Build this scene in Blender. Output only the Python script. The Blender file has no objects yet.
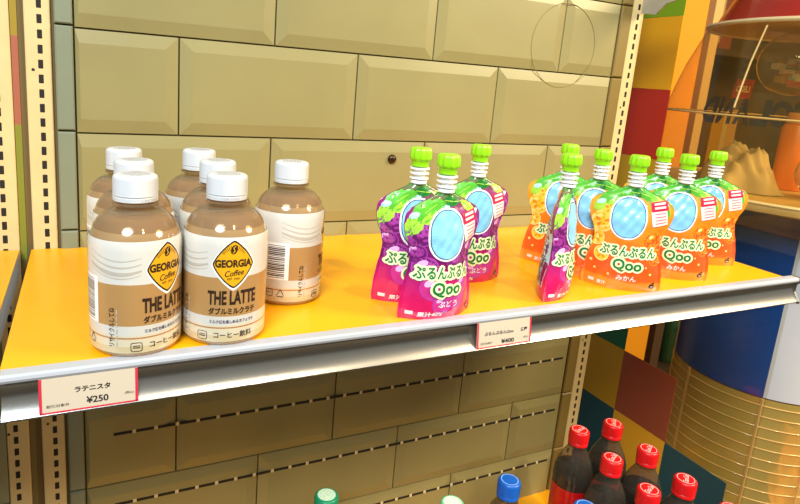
import bpy, bmesh, math, random
from mathutils import Vector, Matrix
random.seed(7)
C = bpy.context.scene.collection
sc = bpy.context.scene
MM = 0.001

def lin(c):
    c = c / 255.0
    return c / 12.92 if c <= 0.04045 else ((c + 0.055) / 1.055) ** 2.4
def rgb(r, g, b): return (lin(r), lin(g), lin(b), 1.0)

# ------------------------------------------------------------------ camera
camd = bpy.data.cameras.new('camera'); cam = bpy.data.objects.new('camera', camd); C.objects.link(cam)
camd.sensor_width = 36.0; camd.lens = 26.903
camd.shift_x = 0.04247; camd.shift_y = -0.05864
camd.clip_start = 0.02
rows = [(0.905497, -0.417935, 0.07353), (-0.022388, -0.220084, -0.975224), (0.423763, 0.881416, -0.208642)]
RIGHT, DOWN, FWD = [Vector(r) for r in rows]
M = Matrix((RIGHT, -DOWN, -FWD)).transposed().to_4x4()
M.translation = Vector((12.26, -753.9, 1421.98)) * MM
cam.matrix_world = M
sc.camera = cam

# ------------------------------------------------------------------ world, lamps, exposure
w = bpy.data.worlds.new('world'); sc.world = w; w.use_nodes = True
w.node_tree.nodes['Background'].inputs[0].default_value = (0.93, 0.95, 0.88, 1)
w.node_tree.nodes['Background'].inputs[1].default_value = 0.33
def lamp(kind, name, loc, target, energy, col, size):
    d = bpy.data.lights.new(name, kind); o = bpy.data.objects.new(name, d); C.objects.link(o)
    o.location = Vector(loc) * MM
    o.rotation_euler = (Vector(target) - Vector(loc)).to_track_quat('-Z', 'Y').to_euler()
    d.energy = energy; d.color = col
    if kind == 'AREA': d.shape = 'DISK'; d.size = size
    if kind == 'SPOT': d.shadow_soft_size = size; d.spot_size = math.radians(34); d.spot_blend = 1.0
    return o
lamp('SPOT', 'ceiling_spot_key', (800, -2300, 3790), (770, -150, 1200), 205, (1.0, 0.86, 0.62), 0.045)
lamp('AREA', 'ceiling_panel_cool', (-700, -1500, 2700), (100, -150, 1150), 75, (0.80, 0.91, 1.0), 0.9)
lamp('AREA', 'added_warm_fill', (2050, -1250, 2400), (1300, 100, 950), 75, (1.0, 0.82, 0.55), 0.8)  # added warm fill that brightens the pillar, dome and barrel
vs = sc.view_settings
vs.view_transform = 'Standard'; vs.look = 'None'; vs.gamma = 1.0; vs.use_curve_mapping = False
vs.exposure = -0.1

# ------------------------------------------------------------------ materials
def new_mat(name):
    m = bpy.data.materials.new(name); m.use_nodes = True
    return m, m.node_tree, m.node_tree.nodes['Principled BSDF']
_cache = {}
def mat(name, col, rough=0.5, metal=0.0, coat=0.0, noise=0.0, scale=40.0, bump=0.0, spec=0.5):
    if name in _cache: return _cache[name]
    m, nt, b = new_mat(name)
    b.inputs['Roughness'].default_value = rough
    b.inputs['Metallic'].default_value = metal
    b.inputs['Coat Weight'].default_value = coat
    b.inputs['Coat Roughness'].default_value = 0.08
    b.inputs['Specular IOR Level'].default_value = spec
    c = rgb(*col)
    b.inputs['Base Color'].default_value = c
    if noise or bump:
        tc = nt.nodes.new('ShaderNodeTexCoord'); n = nt.nodes.new('ShaderNodeTexNoise')
        n.inputs['Scale'].default_value = scale; n.inputs['Detail'].default_value = 3
        nt.links.new(tc.outputs['Object'], n.inputs['Vector'])
        if noise:
            r = nt.nodes.new('ShaderNodeValToRGB')
            r.color_ramp.elements[0].position = 0.3; r.color_ramp.elements[1].position = 0.7
            r.color_ramp.elements[0].color = tuple(x * (1 - noise) for x in c[:3]) + (1,)
            r.color_ramp.elements[1].color = tuple(min(1, x * (1 + noise)) for x in c[:3]) + (1,)
            nt.links.new(n.outputs['Fac'], r.inputs['Fac']); nt.links.new(r.outputs['Color'], b.inputs['Base Color'])
        if bump:
            bp = nt.nodes.new('ShaderNodeBump'); bp.inputs['Strength'].default_value = bump; bp.inputs['Distance'].default_value = 0.001
            nt.links.new(n.outputs['Fac'], bp.inputs['Height']); nt.links.new(bp.outputs['Normal'], b.inputs['Normal'])
    _cache[name] = m
    return m
def clear_mat(name, tint, refl=1.0, rough=0.03, haze=0.0, hazecol=(255, 255, 255), ior=1.45):
    """thin clear plastic: tinted see-through with a Fresnel gloss and a little milky haze"""
    if name in _cache: return _cache[name]
    m = bpy.data.materials.new(name); m.use_nodes = True; nt = m.node_tree
    nt.nodes.clear()
    out = nt.nodes.new('ShaderNodeOutputMaterial'); mix = nt.nodes.new('ShaderNodeMixShader')
    lw = nt.nodes.new('ShaderNodeLayerWeight'); lw.inputs['Blend'].default_value = 0.5
    pw = nt.nodes.new('ShaderNodeMath'); pw.operation = 'POWER'; pw.inputs[1].default_value = 5.0
    nt.links.new(lw.outputs['Facing'], pw.inputs[0])
    f0 = ((ior - 1) / (ior + 1)) ** 2
    fr = nt.nodes.new('ShaderNodeMath'); fr.operation = 'MULTIPLY_ADD'; fr.inputs[1].default_value = 1 - f0; fr.inputs[2].default_value = f0
    nt.links.new(pw.outputs[0], fr.inputs[0])
    tr = nt.nodes.new('ShaderNodeBsdfTransparent'); tr.inputs[0].default_value = rgb(*tint)
    gl = nt.nodes.new('ShaderNodeBsdfGlossy'); gl.inputs['Roughness'].default_value = rough
    mul = nt.nodes.new('ShaderNodeMath'); mul.operation = 'MULTIPLY'; mul.inputs[1].default_value = refl
    nt.links.new(fr.outputs[0], mul.inputs[0]); nt.links.new(mul.outputs[0], mix.inputs[0])
    src = tr
    if haze:
        mx = nt.nodes.new('ShaderNodeMixShader'); df = nt.nodes.new('ShaderNodeBsdfDiffuse')
        df.inputs[0].default_value = rgb(*hazecol); mx.inputs[0].default_value = haze
        nt.links.new(tr.outputs[0], mx.inputs[1]); nt.links.new(df.outputs[0], mx.inputs[2]); src = mx
    nt.links.new(src.outputs[0], mix.inputs[1]); nt.links.new(gl.outputs[0], mix.inputs[2])
    nt.links.new(mix.outputs[0], out.inputs[0])
    _cache[name] = m
    return m
def band_mat(name, bands, rough=0.4, coat=0.0, wob=0.0, wscale=30.0, axis=2, bump=0.0, interp='LINEAR', span=0.15):
    """printed bands along the object's height: bands = [(height in mm, colour)]"""
    m, nt, b = new_mat(name)
    b.inputs['Roughness'].default_value = rough; b.inputs['Coat Weight'].default_value = coat; b.inputs['Coat Roughness'].default_value = 0.1
    tc = nt.nodes.new('ShaderNodeTexCoord'); sp = nt.nodes.new('ShaderNodeSeparateXYZ'); nt.links.new(tc.outputs['Object'], sp.inputs[0])
    src = sp.outputs[axis]
    n = nt.nodes.new('ShaderNodeTexNoise'); n.inputs['Scale'].default_value = wscale; n.inputs['Detail'].default_value = 2
    nt.links.new(tc.outputs['Object'], n.inputs['Vector'])
    mr = nt.nodes.new('ShaderNodeMapRange'); mr.inputs['From Min'].default_value = 0; mr.inputs['From Max'].default_value = span
    mr.clamp = True
    if wob:
        ma = nt.nodes.new('ShaderNodeMath'); ma.operation = 'MULTIPLY_ADD'; ma.inputs[1].default_value = wob
        nt.links.new(n.outputs['Fac'], ma.inputs[0]); nt.links.new(src, ma.inputs[2])
        mm = nt.nodes.new('ShaderNodeMath'); mm.operation = 'SUBTRACT'; mm.inputs[1].default_value = wob * 0.5
        nt.links.new(ma.outputs[0], mm.inputs[0]); src = mm.outputs[0]
    nt.links.new(src, mr.inputs['Value'])
    r = nt.nodes.new('ShaderNodeValToRGB'); r.color_ramp.interpolation = interp
    els = r.color_ramp.elements
    while len(els) < len(bands): els.new(0.5)
    for e, (h, c) in zip(els, bands): e.position = h * MM / span; 
    for e, (h, c) in zip(els, bands): e.position = h * MM / span; e.color = rgb(*c)
    nt.links.new(mr.outputs[0], r.inputs['Fac']); nt.links.new(r.outputs['Color'], b.inputs['Base Color'])
    if bump:
        n2 = nt.nodes.new('ShaderNodeTexNoise'); n2.inputs['Scale'].default_value = 55; n2.inputs['Detail'].default_value = 2
        nt.links.new(tc.outputs['Object'], n2.inputs['Vector'])
        bp = nt.nodes.new('ShaderNodeBump'); bp.inputs['Strength'].default_value = bump; bp.inputs['Distance'].default_value = 0.004
        nt.links.new(n2.outputs['Fac'], bp.inputs['Height']); nt.links.new(bp.outputs['Normal'], b.inputs['Normal'])
    return m

# ------------------------------------------------------------------ object helpers (all input in millimetres)
def mesh(name, verts, faces, mats, smooth=False, mi=None, angle=None):
    me = bpy.data.meshes.new(name)
    me.from_pydata([(v[0] * MM, v[1] * MM, v[2] * MM) for v in verts], [], faces)
    if not isinstance(mats, (list, tuple)): mats = [mats]
    for m in mats: me.materials.append(m)
    if mi: me.polygons.foreach_set('material_index', mi)
    if smooth: me.polygons.foreach_set('use_smooth', [True] * len(me.polygons))
    me.update()
    if smooth and angle: me.set_sharp_from_angle(angle=math.radians(angle))
    return me
def link(name, me, parent=None, loc=(0, 0, 0), rz=0.0):
    o = bpy.data.objects.new(name, me); C.objects.link(o)
    o.location = Vector(loc) * MM; o.rotation_euler.z = rz
    if parent: o.parent = parent
    return o
def tag(o, label=None, cat=None, group=None, kind=None):
    if label: o['label'] = label
    if cat: o['category'] = cat
    if group: o['group'] = group
    if kind: o['kind'] = kind
    return o
def thing(name, loc, label, cat, rz=0.0, group=None):
    return tag(link(name, None, None, loc, rz), label, cat, group)
def kids(o): return [c for c in bpy.data.objects if c.parent == o]
def copy_tree(o, parent=None):
    c = o.copy(); C.objects.link(c)
    if parent: c.parent = parent
    for k in kids(o): copy_tree(k, c)
    return c
class B:
    """collects simple shapes in one mesh"""
    def __init__(s): s.v = []; s.f = []; s.m = []
    def add(s, vs, fs, m=0):
        k = len(s.v); s.v += [tuple(v) for v in vs]; s.f += [tuple(i + k for i in f) for f in fs]; s.m += [m] * len(fs); return s
    def box(s, x0, x1, y0, y1, z0, z1, m=0, ch=0.0):
        if ch <= 0:
            vs = [(x0, y0, z0), (x1, y0, z0), (x1, y1, z0), (x0, y1, z0), (x0, y0, z1), (x1, y0, z1), (x1, y1, z1), (x0, y1, z1)]
            return s.add(vs, [(3, 2, 1, 0), (4, 5, 6, 7), (0, 1, 5, 4), (1, 2, 6, 5), (2, 3, 7, 6), (3, 0, 4, 7)], m)
        bm = bmesh.new(); bmesh.ops.create_cube(bm, size=1)
        for v in bm.verts: v.co = ((x0 + x1) / 2 + v.co.x * (x1 - x0), (y0 + y1) / 2 + v.co.y * (y1 - y0), (z0 + z1) / 2 + v.co.z * (z1 - z0))
        bmesh.ops.bevel(bm, geom=list(bm.edges), offset=ch, segments=2, affect='EDGES', profile=0.5)
        bm.verts.index_update()
        s.add([tuple(v.co) for v in bm.verts], [tuple(v.index for v in f.verts) for f in bm.faces], m); bm.free(); return s
    def lathe(s, prof, seg=48, m=0, cx=0, cy=0, rmod=None, a0=0.0, a1=2 * math.pi):
        full = abs(a1 - a0 - 2 * math.pi) < 1e-6
        n = seg if full else seg + 1
        vs = []; fs = []
        for r, z in prof:
            for i in range(n):
                a = a0 + (a1 - a0) * i / seg
                rr = rmod(r, z, a) if rmod else r
                vs.append((cx + rr * math.cos(a), cy + rr * math.sin(a), z))
        for j in range(len(prof) - 1):
            for i in range(seg):
                i2 = (i + 1) % n
                fs.append((j * n + i, j * n + i2, (j + 1) * n + i2, (j + 1) * n + i))
        return s.add(vs, fs, m)
    def prism(s, poly, x0, x1, m=0):
        """polygon given in (y, z), swept along x"""
        n = len(poly)
        vs = [(x0, y, z) for y, z in poly] + [(x1, y, z) for y, z in poly]
        fs = [(i, (i + 1) % n, n + (i + 1) % n, n + i) for i in range(n)] + [tuple(range(n))[::-1], tuple(range(n, 2 * n))]
        return s.add(vs, fs, m)
    def torus(s, R, r, z, seg=64, sec=8, m=0, cx=0, cy=0):
        return s.lathe([(R + r * math.cos(2 * math.pi * k / sec), z + r * math.sin(2 * math.pi * k / sec)) for k in range(sec + 1)], seg, m, cx, cy)
    def tube(s, pts, r, sec=8, m=0):
        vs = []; fs = []
        for i, p in enumerate(pts):
            p = Vector(p); d = (Vector(pts[min(i + 1, len(pts) - 1)]) - Vector(pts[max(i - 1, 0)])).normalized()
            a = d.orthogonal().normalized(); b = d.cross(a)
            for k in range(sec):
                t = 2 * math.pi * k / sec; vs.append(tuple(p + a * r * math.cos(t) + b * r * math.sin(t)))
        for i in range(len(pts) - 1):
            for k in range(sec): fs.append((i * sec + k, i * sec + (k + 1) % sec, (i + 1) * sec + (k + 1) % sec, (i + 1) * sec + k))
        return s.add(vs, fs, m)
    def me(s, name, mats, smooth=False, angle=None): return mesh(name, s.v, s.f, mats, smooth, s.m, angle)
    def obj(s, name, mats, parent=None, loc=(0, 0, 0), smooth=False, angle=None): return link(name, s.me(name, mats, smooth, angle), parent, loc)

# ------------------------------------------------------------------ flat print laid on a surface
_tx = {}
def text_mesh(txt, bold=0.0, shear=0.0, res=3):
    key = (txt, bold, shear)
    if key in _tx: return _tx[key]
    cu = bpy.data.curves.new('t', 'FONT'); cu.body = txt; cu.size = 1.0; cu.align_x = 'LEFT'; cu.resolution_u = res
    cu.offset = bold; cu.shear = shear
    o = bpy.data.objects.new('t', cu); C.objects.link(o)
    dg = bpy.context.evaluated_depsgraph_get()
    me = bpy.data.meshes.new_from_object(o.evaluated_get(dg))
    vs = [tuple(v.co)[:2] for v in me.vertices]; fs = [tuple(p.vertices) for p in me.polygons]
    bpy.data.objects.remove(o); bpy.data.meshes.remove(me); bpy.data.curves.remove(cu)
    xs = [v[0] for v in vs] or [0]; ys = [v[1] for v in vs] or [0]
    x0, x1, y0, y1 = min(xs), max(xs), min(ys), max(ys)
    vs = [((x - (x0 + x1) / 2), (y - (y0 + y1) / 2)) for x, y in vs]
    _tx[key] = (vs, fs, x1 - x0, y1 - y0)
    return _tx[key]
def split_long(vs, fs, L):
    """triangulate and halve every edge longer than L so that print follows the curve beneath it"""
    vs = list(vs); tris = []
    for f in fs:
        for i in range(1, len(f) - 1): tris.append((f[0], f[i], f[i + 1]))
    mid = {}; out = []
    while tris:
        a, b, c = tris.pop()
        e = [(math.dist(vs[p], vs[q]), p, q, r) for p, q, r in ((a, b, c), (b, c, a), (c, a, b))]
        d, p, q, r = max(e)
        if d <= L: out.append((a, b, c)); continue
        k = (min(p, q), max(p, q))
        if k not in mid: mid[k] = len(vs); vs.append(((vs[p][0] + vs[q][0]) / 2, (vs[p][1] + vs[q][1]) / 2))
        m = mid[k]; tris += [(p, m, r), (m, q, r)]
    return vs, out
class Print:
    """print with real shapes: every glyph or patch is laid on the surface by fmap(u, v, lift) in mm"""
    def __init__(s, fmap, L=None): s.f = fmap; s.b = B(); s.L = L
    def text(s, txt, u, v, width, height, m, lvl=0.25, bold=0.0, rot=0.0, shear=0.0, shift=(0, 0), arc=0.0):
        vs, fs, w0, h0 = text_mesh(txt, bold, shear)
        sx, sy = width / w0, height / h0
        c, sn = math.cos(rot), math.sin(rot); out = []
        vs = [(x * sx, y * sy) for x, y in vs]
        if s.L and height > 3.2: vs, fs = split_long(vs, fs, s.L)
        for x, y in vs:
            y += arc * (x / width * 2) ** 2
            x, y = x * c - y * sn, x * sn + y * c
            out.append(s.f(u + x + shift[0], v + y + shift[1], lvl))
        s.b.add(out, fs, m)
    def outlined(s, txt, u, v, width, height, m, mo, o=0.9, lvl=0.3, bold=0.0, n=10, **k):
        for i in range(n):
            a = 2 * math.pi * i / n
            s.text(txt, u, v, width, height, mo, lvl - 0.1 - 0.003 * i, bold, shift=(o * math.cos(a), o * math.sin(a)), **k)
        s.text(txt, u, v, width, height, m, lvl, bold, **k)
    def shape(s, pts, m, lvl=0.2, rings=4, u=0, v=0, rot=0, sc_=1.0):
        n = len(pts); c, sn = math.cos(rot), math.sin(rot)
        pts = [(u + sc_ * (x * c - y * sn), v + sc_ * (x * sn + y * c)) for x, y in pts]
        cx = sum(p[0] for p in pts) / n; cy = sum(p[1] for p in pts) / n
        vs = [s.f(cx, cy, lvl)]
        for r in range(1, rings + 1):
            t = r / rings
            vs += [s.f(cx + (x - cx) * t, cy + (y - cy) * t, lvl) for x, y in pts]
        fs = [(0, 1 + i, 1 + (i + 1) % n) for i in range(n)]
        for r in range(rings - 1):
            for i in range(n): fs.append((1 + r * n + i, 1 + (r + 1) * n + i, 1 + (r + 1) * n + (i + 1) % n, 1 + r * n + (i + 1) % n))
        s.b.add(vs, fs, m)
    def rect(s, u0, u1, v0, v1, m, lvl=0.2, nu=1, nv=1, rot=0.0):
        cu, cv = (u0 + u1) / 2, (v0 + v1) / 2; c, sn = math.cos(rot), math.sin(rot)
        vs = []
        for j in range(nv + 1):
            for i in range(nu + 1):
                x = u0 + (u1 - u0) * i / nu - cu; y = v0 + (v1 - v0) * j / nv - cv
                vs.append(s.f(cu + x * c - y * sn, cv + x * sn + y * c, lvl))
        s.b.add(vs, [(j * (nu + 1) + i, j * (nu + 1) + i + 1, (j + 1) * (nu + 1) + i + 1, (j + 1) * (nu + 1) + i) for j in range(nv) for i in range(nu)], m)
    def ring(s, pts, wd, m, lvl=0.25, u=0, v=0):
        """outline of a star-shaped closed curve"""
        n = len(pts); cx = sum(p[0] for p in pts) / n; cy = sum(p[1] for p in pts) / n; vs = []
        for x, y in pts:
            d = math.hypot(x - cx, y - cy); k = (d - wd) / d
            vs.append(s.f(u + x, v + y, lvl)); vs.append(s.f(u + cx + (x - cx) * k, v + cy + (y - cy) * k, lvl))
        s.b.add(vs, [(2 * i, 2 * ((i + 1) % n), 2 * ((i + 1) % n) + 1, 2 * i + 1) for i in range(n)], m)
    def line(s, pts, wd, m, lvl=0.22):
        vs = []
        for i, (x, y) in enumerate(pts):
            a = pts[max(i - 1, 0)]; b = pts[min(i + 1, len(pts) - 1)]
            d = math.hypot(b[0] - a[0], b[1] - a[1]) or 1; nx, ny = -(b[1] - a[1]) / d, (b[0] - a[0]) / d
            wv = wd * (0.35 + 0.65 * math.sin(math.pi * (i + 0.5) / len(pts))) / 2
            vs += [s.f(x + nx * wv, y + ny * wv, lvl), s.f(x - nx * wv, y - ny * wv, lvl)]
        s.b.add(vs, [(2 * i, 2 * i + 1, 2 * i + 3, 2 * i + 2) for i in range(len(pts) - 1)], m)
    def obj(s, name, mats, parent): return s.b.obj(name, mats, parent)
def ellipse(a, b, n=32, p=2.0):
    out = []
    for i in range(n):
        t = 2 * math.pi * i / n; c, sn = math.cos(t), math.sin(t)
        out.append((a * math.copysign(abs(c) ** (2 / p), c), b * math.copysign(abs(sn) ** (2 / p), sn)))
    return out
def leaf(l, wd, n=9):
    up = [(l * (i / n - 0.5), wd / 2 * math.sin(math.pi * i / n) ** 0.8 * (1 + 0.12 * (i % 2))) for i in range(n + 1)]
    return up + [(x, -y) for x, y in up[-2:0:-1]]

ZS = 1200.0      # top of the display shelf
OZ = 1567.84     # height of the tile grid's first joint
CREAM = mat('cream_enamel', (212, 188, 134), 0.38, noise=0.04, scale=25)
ALU = mat('brushed_aluminium', (186, 182, 174), 0.27, metal=1.0, bump=0.05, scale=300)
DARK = mat('slot_dark', (26, 20, 14), 0.8)

# ------------------------------------------------------------------ the setting
fl = B().box(-6000, 6000, -9000, 3000, -20, 0).obj('floor', mat('floor_vinyl', (96, 84, 68), 0.5, noise=0.1, scale=8)); tag(fl, kind='structure')
far = B().box(850, 4000, 1400, 1440, 0, 2900).obj('wall_far', mat('far_wall_paint', (128, 96, 54), 0.7, noise=0.35, scale=5)); tag(far, kind='structure')

wall = B().box(-900, 836, 7, 22, 0, 2150).obj('wall_back', mat('grout', (104, 84, 42), 0.8)); tag(wall, kind='structure')
TILE = mat('tile_glaze', (142, 132, 84), 0.42, noise=0.05, scale=9, bump=0.03)
TILE_G = mat('tile_glaze_greenish', (124, 130, 106), 0.42, noise=0.05, scale=9)
TILE_R = mat('tile_glaze_olive', (128, 106, 50), 0.45, noise=0.05, scale=9)
def tile_mesh(x0, x1, z0, z1, m, bevel=15, bl=None, br=None, dep=3.0):
    g = 1.0; x0 += g; x1 -= g; z0 += g; z1 -= g
    b = B(); bl = bevel if bl is None else bl; br = bevel if br is None else br
    o = [(x0, dep, z0), (x1, dep, z0), (x1, dep, z1), (x0, dep, z1)]
    i = [(x0 + bl, 0, z0 + bevel), (x1 - br, 0, z0 + bevel), (x1 - br, 0, z1 - bevel), (x0 + bl, 0, z1 - bevel)]
    bk = [(x, 8, z) for x, y, z in o]
    b.add(o + i + bk, [(4, 5, 6, 7), (0, 1, 5, 4), (1, 2, 6, 5), (2, 3, 7, 6), (3, 0, 4, 7), (8, 9, 1, 0), (9, 10, 2, 1), (10, 11, 3, 2), (11, 8, 0, 3)])
    return b.me('tile', m)
XR = 810.0
for k in range(-3, 13):
    z1 = OZ - 116 * k; z0 = z1 - 116
    xs = [4.0] + [x for x in ((116, 348, 580) if k % 2 else (232, 464, 696))] + [XR]
    for a, b in zip(xs[:-1], xs[1:]):
        cutl = 4 if a == 4.0 else None; cutr = 4 if b == XR else None
        link('tile', tile_mesh(a, b, z0, z1, TILE, bl=cutl, br=cutr), wall)
    # narrow filler strips between the tiled panel and the posts
    d = 2.0
    link('tile', tile_mesh(-16, 4, z0 + d, z1 + d, TILE_G, bevel=1.5, dep=1.5), wall)
    link('tile', tile_mesh(810, 836, z0, z1, TILE_R, bevel=2.0, dep=1.5), wall)
    link('tile', tile_mesh(-320, -81, z0 + d, z1 + d, TILE_G, bevel=12), wall)
# rows of hanging slots under the shelf, with bright bridges between
slot_me = B().box(-11.2, 11.2, -0.4, 0.4, -2.1, 2.1, ch=0.35).me('slot', DARK)
bridge_me = B().box(-2.3, 2.3, -0.5, 0.4, -2.6, 2.6, ch=0.35).me('bridge', mat('bridge_pale', (214, 196, 150), 0.5))
for zr in (OZ - 621.5, OZ - 726.0, OZ - 832.2):
    n = 0; x = 49.0
    while x < 792:
        link('slot', slot_me, wall, (x, 0, zr))
        if x + 27.3 < 792: link('bridge', bridge_me, wall, (x + 13.65, 0, zr))
        x += 27.3
b = B(); b.lathe([(6.5, 0), (6.5, 2), (5, 4.2), (2.5, 5.2), (0.01, 5.4)], 20)
me = b.me('screw', mat('bronze_screw', (70, 52, 34), 0.3, metal=0.8), True)
o = link('screw', me, wall, (410, 0.2, OZ - 257.4)); o.rotation_euler.x = math.pi / 2
b = B().torus(64, 0.55, 0, 96, 6)
o = link('cover_ring', b.me('cover_ring', mat('ring_groove', (138, 124, 72), 0.7), True), wall, (698, -0.2, OZ - 75)); o.rotation_euler.x = math.pi / 2

# ------------------------------------------------------------------ slotted uprights
slot2 = B().box(-2.6, 2.6, -0.5, 2, -4.9, 4.9, ch=0.9).me('slot', DARK)
def upright(x0, x1, xs, z_first, label, lip=3.0):
    t = thing('slotted_upright', (0, 0, 0), label, 'shelf post')
    b = B(); b.box(x0, x1, 4, 44, 0, 2150, ch=1.5); b.obj('post', CREAM, t)
    b = B(); b.box(x1, x1 + lip, 8, 44, 0, 2150); b.obj('side_flange', mat('post_edge', (120, 98, 58), 0.5), t)
    z = z_first
    while z > 700:
        link('slot', slot2, t, (xs, 4, z)); z -= 15.9
    for zz in (z_first - 15.9 * 10.4, z_first - 15.9 * 37.4):
        o = link('rivet_hole', B().lathe([(1.6, 0.2), (0.01, 0.2)], 12).me('rivet_hole', DARK), t, (xs - 7.5, 3.8, zz)); o.rotation_euler.x = math.pi / 2
    return t
upright(-44, -18.5, -29.3, OZ - 94.4 + 15.9 * 6, 'cream slotted shelf post at the near left end of the yellow shelf')
upright(-81.5, -57.5, -71.5, OZ - 94.4 + 15.9 * 6 - 6, 'cream slotted post of the next bay, cut by the left edge of the photo', lip=0.3)
post_r = upright(838, 865, 852, OZ - 94.4 + 15.9 * 6, 'cream slotted shelf post beside the coloured panel, behind the orange pouches')
# added board between the two left posts, its colours standing in for reflected squares
t = thing('reflection_board', (0, 0, 0), 'narrow added board coloured like reflected olive, brick pink and green squares between the two left posts', 'board')
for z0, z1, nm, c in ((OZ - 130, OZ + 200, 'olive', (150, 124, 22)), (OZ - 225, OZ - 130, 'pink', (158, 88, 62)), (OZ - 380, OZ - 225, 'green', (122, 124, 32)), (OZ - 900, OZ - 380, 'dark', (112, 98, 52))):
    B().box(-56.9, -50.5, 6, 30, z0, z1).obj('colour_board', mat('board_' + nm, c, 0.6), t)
B().box(-50.5, -44.2, 20, 34, 0, 2150).obj('gap_strip', mat('gap_brown', (74, 60, 38), 0.8), t)

# ------------------------------------------------------------------ shelves
YEL = mat('yellow_shelf_enamel', (246, 170, 10), 0.32, noise=0.05, scale=14, bump=0.02)
GREYP = mat('grey_shelf_paint', (196, 202, 206), 0.45)
RAIL = [(-303, -5.0), (-307.6, -5.8), (-306.2, -7), (-305.2, -10), (-304.8, -14), (-305.2, -18), (-306.4, -22), (-308.6, -26.5), (-311.2, -30.0), (-313.0, -31.8), (-313.0, -33), (-310, -33.4), (-299, -33.4)]
def shelf(name, x0, x1, zt, label, dep=0, xr=None, rail=True):
    t = thing(name, (0, 0, zt), label, 'shelf')
    B().box(x0, x1, -300 - dep, 3, -1.5, 0).obj('shelf_top', YEL, t)
    B().box(x0 + 1, x1 - 1, -299 - dep, 3, -30, -1.6).obj('shelf_tray', GREYP, t)
    b = B(); b.prism([(y - dep, z) for y, z in RAIL], x0 + (1 if x0 > -47 else 0), xr or x1)
    o = b.obj('front_rail', ALU, t, smooth=True, angle=40)
    b = B(); b.prism([(y - dep, z) for y, z in [(-298, .7), (-307.5, .7), (-309.6, -.6), (-310.2, -2.8), (-309.4, -4.9), (-307.6, -5.8), (-298, -5.8)]], x0 + (1 if x0 > -47 else 0), xr or x1)
    b.obj('rail_lip', mat('lip_pale_sheen', (196, 198, 204), .42, metal=.35), t, smooth=True, angle=30)  # paler than the rail: reflected ceiling light put into the lip colour
    return t
top = shelf('display_shelf', -46, 866, ZS, 'yellow metal shelf with an aluminium front rail holding the bottles and pouches', xr=881)
b = B(); b.prism([(-298, 1.4), (-310, 1.4), (-312.5, -2.6), (-311.5, -6), (-307, -10), (-306.5, -20), (-314.5, -31), (-314.5, -34.4), (-298, -34.4)], 881, 884)
b.obj('end_cap', ALU, top)
shelf('lower_shelf', -46, 866, 666, 'lower yellow shelf carrying the cola bottles', dep=45)
shelf('neighbour_shelf', -900, -58, ZS, 'end of the neighbouring yellow shelf at the left edge')
b = B(); b.prism([(4, -8), (-24, -12), (-42, 4), (-150, 28), (-156, 40), (4, 40)], 858, 861); b.obj('shelf_bracket', mat('bracket_grey', (176, 170, 152), 0.4, metal=0.3), post_r, (0, 0, OZ))

# price tags in the rail
def price_tag(x0, x1, label, rowsT, rot=0.0):
    t = thing('price_tag', ((x0 + x1) / 2, -311.0, ZS - 18.2), label, 'price tag')
    wd = (x1 - x0) / 2
    f = lambda u, v, l: (u, -0.15 * 0 - l + (v * 0.13), v)
    c = B(); c.add([f(-wd, -13, -.5), f(wd, -13, -.5), f(wd, 13, -.5), f(-wd, 13, -.5), f(-wd, -13, 0), f(wd, -13, 0), f(wd, 13, 0), f(-wd, 13, 0)],
                   [(4, 5, 6, 7), (3, 2, 1, 0), (0, 1, 5, 4), (1, 2, 6, 5), (2, 3, 7, 6), (3, 0, 4, 7)])
    c.obj('card', mat('tag_card', (202, 186, 162), 0.55), t)
    p = Print(f)
    p.rect(-wd, -wd + 1.9, -13, 13, 0, .12); p.rect(wd - 1.9, wd, -13, 13, 0, .12); p.rect(-wd, wd, -13, -11.8, 0, .12)
    p.obj('border', [mat('tag_red', (205, 40, 62), 0.5)], t)
    p = Print(f)
    for txt, u, v, W, H, bo in rowsT: p.text(txt, u, v, W, H, 0, .2, bo)
    p.obj('lettering', [mat('tag_ink', (24, 18, 18), 0.6)], t)
    return t
price_tag(-21.5, 44.8, 'red-edged price card reading 250 yen under the coffee bottles',
          [('ラテニスタ', 2, 2.6, 24, 4.4, .03), ('¥250', 5, -6.4, 15, 5.2, .02), ('割引対象外', -21, -7.6, 15, 2.3, 0), ('(税込)', 27, -5.2, 6.4, 2.3, 0)])
price_tag(356.5, 423.5, 'red-edged price card reading 400 yen under the grape pouches',
          [('ぷるんぷるんQoo', -7, 1.0, 36, 4, .02), ('各種', 24, 1.6, 8.4, 4, .02), ('¥400', 4, -8.0, 16, 4.6, .025), ('割引対象外', -22, -8.2, 14, 2.3, 0), ('(税込)', 27, -6.8, 6.4, 2.3, 0)])

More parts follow.
